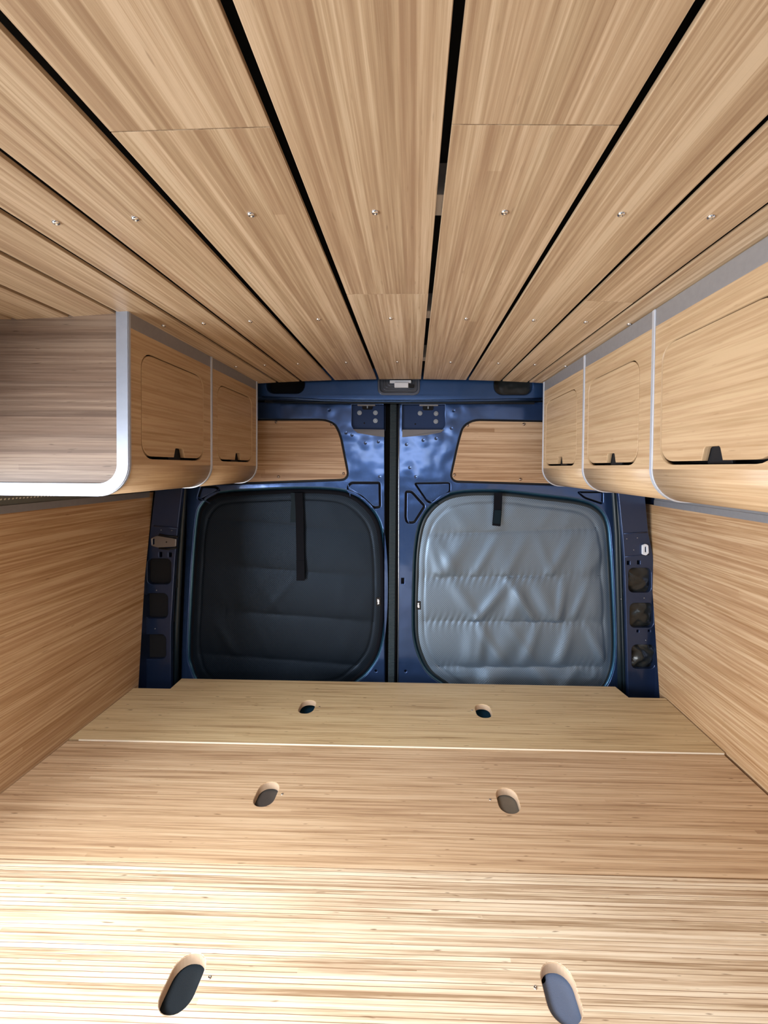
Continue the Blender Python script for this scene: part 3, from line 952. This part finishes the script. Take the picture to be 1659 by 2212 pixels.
def latch(o, px0, px1, left, bolts, sock, bar, hole):
    Y = YD + 0.012
    lp = ledge_plate(px0 - 3, px1 + 3, left)
    pl_ = plate('latch_plate', [lp], MX_XZ, -Y, 0.006, M['latch'], o, 0.001)
    for b in bolts: place('bolt', ME_BOLT, M['zinc'], at_y(*b, Y), (0, -1, 0), pl_, 0.95)
    cx, cy = sock
    plate('socket', [round_poly([P2(cx - 12, cy - 5, Y), P2(cx + 12, cy - 5, Y), P2(cx + 11, cy + 5, Y), P2(cx - 11, cy + 5, Y)], 0.006, 4)], MX_XZ, -Y + 0.004, 0.004, M['void'], pl_, 0.0008)
    plate('latch_tongue', [rrect_px(cx - 1, cy - 3, cx + 1.2, cy + 2.5, 0.0005, Y, 1)], MX_XZ, -Y + 0.008, 0.006, M['zinc'], pl_)
    bmx = plate('latch_bar', [rrect_px(bar[0], bar[2] - 1.5, bar[1], bar[2] + 1.5, 0.001, Y, 2)], MX_XZ, -Y + 0.012, 0.012, M['alu_matt'], pl_, 0.0008)
    place('weld_stud', ME_SCREW, M['void'], at_y(*hole, Y), (0, -1, 0), pl_, 0.7)
    # matt sloping ledge under the plate
    bm = bmesh.new()
    if left: q = [(762, 927), (830, 928), (830, 944), (800, 940), (772, 935)]
    else: q = [(869, 928), (960, 928), (952, 934), (920, 940), (869, 944)]
    fr_ = [bm.verts.new(at_y(x, y, YD - 0.006 if i > 1 else YD - 0.0012)) for i, (x, y) in enumerate(q)]
    bk = [bm.verts.new(Vector(v.co) + Vector((0, 0.008, 0))) for v in fr_]
    bm.faces.new(fr_); bm.faces.new(list(reversed(bk)))
    for i in range(len(q)):
        j = (i + 1) % len(q); bm.faces.new((fr_[i], fr_[j], bk[j], bk[i]))
    lg = finish('sloping_ledge', me_from_bm('sloping_ledge', bm), M['ledge'], pl_)
    lg['label'] = 'matt grey sloping ledge'


latch(dL, 760, 829, True, [(776.6, 891.8), (811, 891.8), (811, 909)], (794, 880), (773, 811, 876), (787, 914))
latch(dR, 869, 961, False, [(907.4, 892.7), (942, 893.5), (941.5, 910.5)], (924.5, 881.5), (906, 946, 876), (897, 916))
# centre seal between the doors
cs = box('centre_seal', P2(841, 1100)[0], P2(855, 1100)[0], YD + 0.004, YD + 0.024, 0.1, at_y(850, 872, YD).z, M['ribbed'], dL, 0.003)
tube('door_hem', [at_y(x, y, YD - 0.0005) for x, y in ((862.5, 873), (861.5, 1000), (861, 1250), (859.5, 1480))], 0.0024, M['hem'], dR)  # added paler tube, standing in for the glint along the door edge
box('door_edge', P2(855, 1100)[0], P2(858, 1100)[0], YD + 0.02, YD + 0.04, 0.1, at_y(850, 872, YD).z, M['black'], dR, 0.0005)
box('door_gap', P2(828, 1100)[0], P2(868, 1100)[0], YD + 0.042, YD + 0.048, 0.1, at_y(850, 872, YD).z, M['void'], dL)

# ------------------------------------------------------------------ quilted window shades


def shade(sh, mat, seams, amp, lab, strap_fn, tagpx, mirror):
    Y = YS
    out = smooth_closed([P2(*p, YS) for p in sh], 9)
    n = len(out)
    cx = sum(p[0] for p in out) / n; cz = sum(p[1] for p in out) / n
    root = empty('window_shade', (cx, Y, min(p[1] for p in out)))
    tagit(root, lab, 'window shade', 'quilted window shades in the rear doors')
    rnd = random.Random(int(tagpx[0]))
    fold = [(rnd.uniform(0, 1), rnd.uniform(-0.8, 0.8), rnd.uniform(0.016, 0.04), rnd.uniform(0.4, 1.0)) for _ in range(60)]
    sl = []
    for a, b in seams:
        p, q = P2(*a, YS), P2(*b, YS); sl.append((p, q))
    xs = [p[0] for p in out]; x0, x1 = min(xs), max(xs)
    zs = [p[1] for p in out]; z0, z1 = min(zs), max(zs)

    def seam_z(k, x):
        p, q = sl[k]; return p[1] + (q[1] - p[1]) * (x - p[0]) / (q[0] - p[0])

    def disp(x, z, t):
        e = min(1, (1 - t) / 0.06)
        zz = [z1 + 0.03] + [seam_z(k, x) for k in range(len(sl))] + [z0 - 0.02]
        d = 0.0
        for i in range(len(zz) - 1):
            if zz[i + 1] <= z <= zz[i]:
                f = (z - zz[i + 1]) / (zz[i] - zz[i + 1])
                d = (0.0045 if not mirror else 0.007) * (math.sin(math.pi * f) ** 0.5)
                low = 0.35 + 0.65 * min(1, i / 2)
                # slanting folds gathered at the seams
                for (ph, tilt, wd, am) in fold[i * 11:(i + 1) * 11]:
                    xc = x0 + 0.06 + (x1 - x0 - 0.12) * ph + tilt * (z - (zz[i] + zz[i + 1]) / 2)
                    g = math.exp(-((x - xc) / wd) ** 2)
                    d += amp * low * am * g * (0.35 + 0.65 * (1 - f)) * math.sin(math.pi * min(1, max(0, f))) ** 0.35
                d += amp * 0.10 * math.sin(x * 260 + 3 * math.sin(z * 40)) * math.exp(-min(f, 1 - f) * 9) * low
                break
        edge = math.exp(-((t - 0.905) / 0.010) ** 2)
        d -= 0.003 * edge
        if t > 0.905: d = d * 0.35 + 0.002
        return d * e if t > 0.94 else d

    bm = bmesh.new(); uvl = bm.loops.layers.uv.new('UVMap')
    RN = 84
    rings = []
    for i in range(RN + 1):
        t = 1 - i / RN
        if i == RN:
            rings.append([bm.verts.new((cx, Y - disp(cx, cz, 0), cz))]); break
        ring = []
        for (x, z) in out:
            X = cx + (x - cx) * t; Z = cz + (z - cz) * t
            ring.append(bm.verts.new((X, Y - disp(X, Z, t), Z)))
        rings.append(ring)
    for A, B in zip(rings, rings[1:]):
        for k in range(n):
            q = (k + 1) % n
            f = bm.faces.new((A[k], A[q], B[q], B[k])) if len(B) > 1 else bm.faces.new((A[k], A[q], B[0]))
            for lp in f.loops: lp[uvl].uv = (lp.vert.co.x, lp.vert.co.z)
    bmesh.ops.recalc_face_normals(bm, faces=bm.faces)
    fb = finish('quilted_fabric', me_from_bm('quilted_fabric', bm), mat, root, smooth=True)
    fb.modifiers.new('s', 'SOLIDIFY').thickness = 0.004
    tube('piping', [Vector((p[0], Y - 0.002, p[1])) for p in offset_poly(out, -0.005)], 0.0055, M['web'] if not mirror else M['rubber'], root, closed=True, sx=1.9 if not mirror else 1.6)
    for k, (p, q) in enumerate(sl):
        path = []
        for i in range(41):
            s_ = 0.03 + 0.94 * i / 40
            x = p[0] + (q[0] - p[0]) * s_; z = p[1] + (q[1] - p[1]) * s_
            path.append(Vector((x, Y - 0.0005 - 0.002, z)))
        tube('seam', path, 0.0016, M['web'] if mat == M['quilt_dark'] or k == 0 else M['quilt_dark'], root, seg=6)
    strap_fn(root, Y)
    # woven brand tag with a small white emblem
    tx, ty = tagpx
    tg = plate('tag', [[P2(tx - 5, ty - 9, Y), P2(tx + 5, ty - 9, Y), P2(tx + 5, ty + 9, Y), P2(tx - 5, ty + 9, Y)]], MX_XZ, -Y + 0.009, 0.0015, M['black'], root)
    s = -1 if mirror else 1
    em = [(-2.2, -6), (1.6, -5), (2.8, -1), (1.8, 2), (2.6, 4.5), (0.2, 6), (-2.2, 5.5), (-0.8, 2.5), (-2.2, 0)]
    plate('emblem', [[P2(tx + a * s * 0.9, ty + b * s * 0.95, Y) for a, b in em]], MX_XZ, -Y + 0.0100, 0.0012, M['white'], tg)
    return root


def strap_left(root, Y):
    for nm, pts, w, off, mt in (('strap', [(637, 1064), (638, 1085), (637, 1105), (636, 1127)], 6.5, 0.016, M['strap_loop']),
                                ('strap', [(648, 1064), (650, 1100), (651, 1160), (652, 1210)], 8.5, 0.019, M['web']),
                                ('strap_end', [(652, 1208), (652.5, 1230), (652.5, 1251)], 8.8, 0.021, M['web'])):
        lp = [P2(x - w, y, Y) for x, y in pts] + [P2(x + w, y, Y) for x, y in reversed(pts)]
        plate(nm, [lp], MX_XZ, -Y + off, 0.003, mt, root, 0.0006)


def strap_right(root, Y):
    lp = [P2(x - 8.5, y, Y) for x, y in ((1073, 1064), (1072, 1098), (1069, 1133))] + [P2(x + 8, y, Y) for x, y in ((1070, 1135), (1073, 1098), (1074, 1064))]
    plate('strap', [lp], MX_XZ, -Y + 0.026, 0.003, M['web'], root, 0.0006)
    lp = [P2(x - 7, y, Y) for x, y in ((1072, 1100), (1069, 1128))] + [P2(x + 7, y, Y) for x, y in ((1070, 1130), (1072, 1100))]
    plate('strap_end', [lp], MX_XZ, -Y + 0.0295, 0.003, M['strap_loop'], root, 0.0008)


shade(shL, M['quilt_dark'], [((427, 1117), (824, 1152)), ((421, 1215), (828, 1248)), ((415, 1312), (828, 1343)), ((412, 1408), (812, 1438))], 0.0020,
      'quilted shade coloured dark for dim light in the window of the darker rear door, long black strap hanging', strap_left, (817.5, 1298), False)
shade(shR, M['quilt'], [((903, 1154), (1312, 1139)), ((898, 1245), (1318, 1243)), ((897, 1340), (1322, 1342)), ((921, 1438), (1320, 1438))], 0.013,
      'wrinkled silvery grey quilted shade in the window of the brighter rear door, short strap', strap_right, (904, 1306), True)

# ------------------------------------------------------------------ overhead cabinets
Z0, ZT, ZR = H - 0.062, H + 0.306, H + 0.272      # bottom, top, underside of the top rail
RAD = 0.062


def profile(xf, xw, s, n=10, ins=0.0, ztop=None):
    """front profile from the top down round the corner to the wall; s=+1 when the wall is at larger x"""
    xf = xf + s * ins; zb = Z0 + ins; r = RAD - ins
    pts = [(xf, ztop if ztop else ZT)]
    for k in range(n + 1):
        t = (math.pi / 2) * k / n
        pts.append((xf + s * (r - r * math.cos(t)), zb + r - r * math.sin(t)))
    pts.append((xw, zb))
    return pts


def ring_trim(name, xf, xw, s, y0, y1, width, mat, parent, proud, label=None):
    """aluminium strip following the cabinet profile, its broad side of WIDTH seen end-on"""
    A = profile(xf, xw, s, ins=-proud); B = profile(xf, xw, s, ins=width - proud)
    bm = bmesh.new()
    la = [[bm.verts.new((p[0], y, p[1])) for p in A] for y in (y0, y1)]
    lb = [[bm.verts.new((p[0], y, p[1])) for p in B] for y in (y0, y1)]
    n = len(A)
    for i in range(n - 1):
        bm.faces.new((la[0][i], la[0][i + 1], la[1][i + 1], la[1][i]))
        bm.faces.new((lb[0][i], lb[1][i], lb[1][i + 1], lb[0][i + 1]))
        bm.faces.new((la[0][i], lb[0][i], lb[0][i + 1], la[0][i + 1]))
        bm.faces.new((la[1][i], la[1][i + 1], lb[1][i + 1], lb[1][i]))
    for i in (0, n - 1):
        bm.faces.new((la[0][i], la[1][i], lb[1][i], lb[0][i]))
    bmesh.ops.recalc_face_normals(bm, faces=bm.faces)
    es = [e for e in bm.edges if len(e.link_faces) == 2 and e.calc_face_angle(0) > 1.2]
    bmesh.ops.bevel(bm, geom=es, offset=min(0.0016, (y1 - y0) * 0.3), segments=2, affect='EDGES')
    return finish(name, me_from_bm(name, bm), mat, parent)


def cabinet(idx, xf, xw, s, ya, yb, label, dz0, dz1, nearend):
    mtx = MX_YZ_P if s < 0 else MX_YZ_N
    fy = (lambda y: y) if s < 0 else (lambda y: -y)
    fx = xf if s < 0 else -xf            # plate front coordinate
    root = empty('overhead_cabinet', ((xf + xw) / 2, (ya + yb) / 2, Z0))
    tagit(root, label, 'cabinet', 'overhead cabinets on the darker side' if s < 0 else 'overhead cabinets on the brighter side')
    y0, y1 = ya + 0.0006, yb - 0.0096
    zf = Z0 + RAD
    dy0, dy1 = ya + 0.029, yb - 0.044 if s < 0 else yb - 0.029
    if s > 0: dy0 = ya + 0.040
    rect = [(fy(dy0), dz0), (fy(dy1), dz0), (fy(dy1), dz1), (fy(dy0), dz1)]
    if s > 0: rect = [(fy(dy1), dz0), (fy(dy0), dz0), (fy(dy0), dz1), (fy(dy1), dz1)]
    hole = round_poly(rect, 0.034, 6)
    outer = [(fy(y0), zf), (fy(y1), zf), (fy(y1), ZR), (fy(y0), ZR)]
    # flat front with the door opening + the sheet rolling under, as one mesh
    me = plate_mesh('face_panel', [outer, hole], mtx, fx, 0.012)
    bm = bmesh.new(); bm.from_mesh(me)
    pr = profile(xf, xw, s)[1:]; pi = profile(xf, xw, s, ins=0.012)[1:]
    A = [[bm.verts.new((p[0], y, p[1])) for p in pr] for y in (y0, y1)]
    B = [[bm.verts.new((p[0], y, p[1])) for p in pi] for y in (y0, y1)]
    for i in range(len(pr) - 1):
        bm.faces.new((A[0][i], A[0][i + 1], A[1][i + 1], A[1][i])).smooth = True
        bm.faces.new((B[0][i], B[1][i], B[1][i + 1], B[0][i + 1]))
        bm.faces.new((A[0][i], B[0][i], B[0][i + 1], A[0][i + 1]))
        bm.faces.new((A[1][i], A[1][i + 1], B[1][i + 1], B[1][i]))
    bmesh.ops.recalc_face_normals(bm, faces=bm.faces)
    bm.to_mesh(me); bm.free()
    finish('face_panel', me, M['face'], root, grain=(0, 1, 0), seed=500 + idx * 11)
    # cross-grained tub behind
    box('cabinet_back', min(xf - s * -0.05, xw), max(xf - s * -0.05, xw), y0 + 0.01, y1 - 0.01, Z0 + 0.02, ZT - 0.02, M['void'], root)
    # door leaf with a notch for the finger catch
    c = (dy0 + dy1) / 2 + (0.012 if s < 0 else -0.006)
    nb = 0.021; nt = 0.015; nh = 0.022
    g = 0.0028
    gb = 0.0062
    r2 = [(dy0 + g, dz0 + gb), (c - nb, dz0 + gb), (c - nt, dz0 + gb + nh), (c + nt, dz0 + gb + nh), (c + nb, dz0 + gb), (dy1 - g, dz0 + gb), (dy1 - g, dz1 - g), (dy0 + g, dz1 - g)]
    rr = [0.032, 0.0, 0.004, 0.004, 0.0, 0.032, 0.032, 0.032]
    pts = [(fy(a), b) for a, b in r2]
    dr = plate('door', [round_poly(pts, rr, 6)], mtx, fx - 0.0005, 0.011, M['face'], root, 0.0010, grain=(0, 1, 0), seed=600 + idx * 13)
    cq = [(fy(c - nb - 0.004), dz0 + 0.0005), (fy(c + nb + 0.004), dz0 + 0.0005), (fy(c + nt + 0.003), dz0 + gb + nh + 0.003), (fy(c - nt - 0.003), dz0 + gb + nh + 0.003)]
    plate('finger_catch', [round_poly(cq, 0.003, 3)], mtx, fx - 0.0125, 0.006, M['black'], dr, 0.001)
    # grey top rail
    box('top_rail', min(xf, xf + s * 0.02), max(xf, xf + s * 0.02), y0, y1, ZR, ZT, M['alu_matt'], root, 0.0015)
    return root


labelsL = ['overhead bamboo cabinet in the dark row, big plain end panel towards the camera', 'overhead bamboo cabinet in the dark row, farther one touching the rear doors']
labelsR = ['overhead bamboo cabinet of the bright row, smallest looking, right beside the rear doors', 'overhead bamboo cabinet in the middle of the bright row',
           'overhead bamboo cabinet of the bright row, large and cut by the picture edge']
yl = [0.759, 1.070, Y_END]
yr = [0.450, 0.756, 1.056, Y_END]
cabs = []
for i in range(2):
    cabs.append(cabinet(i, CLX, XL - 0.010, -1, yl[i], yl[i + 1], labelsL[i], H + 0.012, H + 0.236, i == 0))
for i in range(3):
    cabs.append(cabinet(5 + i, CRX, XR + 0.010, 1, yr[i], yr[i + 1], labelsR[2 - i], H + 0.008, H + 0.230, False))
# trims
e = ring_trim('end_trim', CLX, XL - 0.010, -1, yl[0] - 0.008, yl[0] + 0.0002, 0.0255, M['alu_end'], cabs[0], 0.0015)
e['label'] = 'broad pale aluminium edge framing the end panel'
ring_trim('edge_trim', CLX, XL - 0.010, -1, yl[1] - 0.0092, yl[1] - 0.0004, 0.010, M['alu'], cabs[0], 0.0022)
ring_trim('edge_trim', CLX, XL - 0.010, -1, yl[2] - 0.0092, yl[2] + 0.001, 0.010, M['alu'], cabs[1], 0.0022)
for i, y in enumerate(yr):
    a, b = (y - 0.009, y) if i == 0 else (y - 0.0092, y - 0.0004)
    ring_trim('edge_trim', CRX, XR + 0.010, 1, a, b, 0.012, M['alu'], cabs[2 + max(i - 1, 0)], 0.0025)
# end panel
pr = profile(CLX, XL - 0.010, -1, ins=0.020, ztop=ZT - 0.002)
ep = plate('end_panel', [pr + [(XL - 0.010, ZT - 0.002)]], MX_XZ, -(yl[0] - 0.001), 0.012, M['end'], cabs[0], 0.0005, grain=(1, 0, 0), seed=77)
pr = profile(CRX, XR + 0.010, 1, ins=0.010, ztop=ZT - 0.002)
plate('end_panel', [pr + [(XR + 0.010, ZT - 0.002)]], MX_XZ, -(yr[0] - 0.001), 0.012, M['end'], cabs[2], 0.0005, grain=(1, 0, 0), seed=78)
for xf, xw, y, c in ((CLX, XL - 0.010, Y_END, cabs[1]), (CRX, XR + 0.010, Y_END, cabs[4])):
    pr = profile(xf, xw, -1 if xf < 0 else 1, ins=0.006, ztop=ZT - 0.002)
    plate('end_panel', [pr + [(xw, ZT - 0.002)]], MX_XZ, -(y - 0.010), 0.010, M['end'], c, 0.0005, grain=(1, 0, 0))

# ------------------------------------------------------------------ rails under the cabinets along the walls


def wall_rail(name, x, s, ya, yb, zlow, zhigh, lab, perf):
    bm = bmesh.new()
    bm_box(bm, min(x, x + s * 0.004), max(x, x + s * 0.004), ya, yb, zlow, zhigh, 0.0008)
    o = finish(name, me_from_bm(name, bm), M['alu_matt'])
    tagit(o, lab, 'rail', kind='structure')
    if perf:
        bm = bmesh.new()
        v = [bm.verts.new(c) for c in ((x + 0.001, ya, zhigh - 0.003), (x + 0.001, yb, zhigh - 0.003), (x + 0.018, yb, Z0 - 0.0005), (x + 0.018, ya, Z0 - 0.0005))]
        w = [bm.verts.new(Vector(q.co) + Vector((-0.002, 0, 0))) for q in v]
        bm.faces.new(v); bm.faces.new(list(reversed(w)))
        for i in range(4):
            j = (i + 1) % 4; bm.faces.new((v[i], v[j], w[j], w[i]))
        finish('perforated_liner', me_from_bm('perforated_liner', bm), M['perf'], o)
    return o


zl = at_x(0, 1107, XL).z
zr_ = at_x(1659, 1127, XR).z
wall_rail('trim_1', XL, 1, 0.665, YP - 0.003, zl - 0.004, zl + 0.016, 'dark grey metal rail with perforated liner topping the shaded bamboo wall', True)
wall_rail('trim_2', XR, -1, -1.2, YP - 0.003, zr_ - 0.004, zr_ + 0.016, 'grey metal rail topping the brightly lit bamboo wall', False)
bm = bmesh.new(); bm_box(bm, XR - 0.002, XR + 0.012, -1.2, YP - 0.003, zr_ + 0.016, Z0 - 0.001, 0.0005)
finish('rail_backing', me_from_bm('rail_backing', bm), M['alu_matt'], bpy.data.objects['trim_2'])
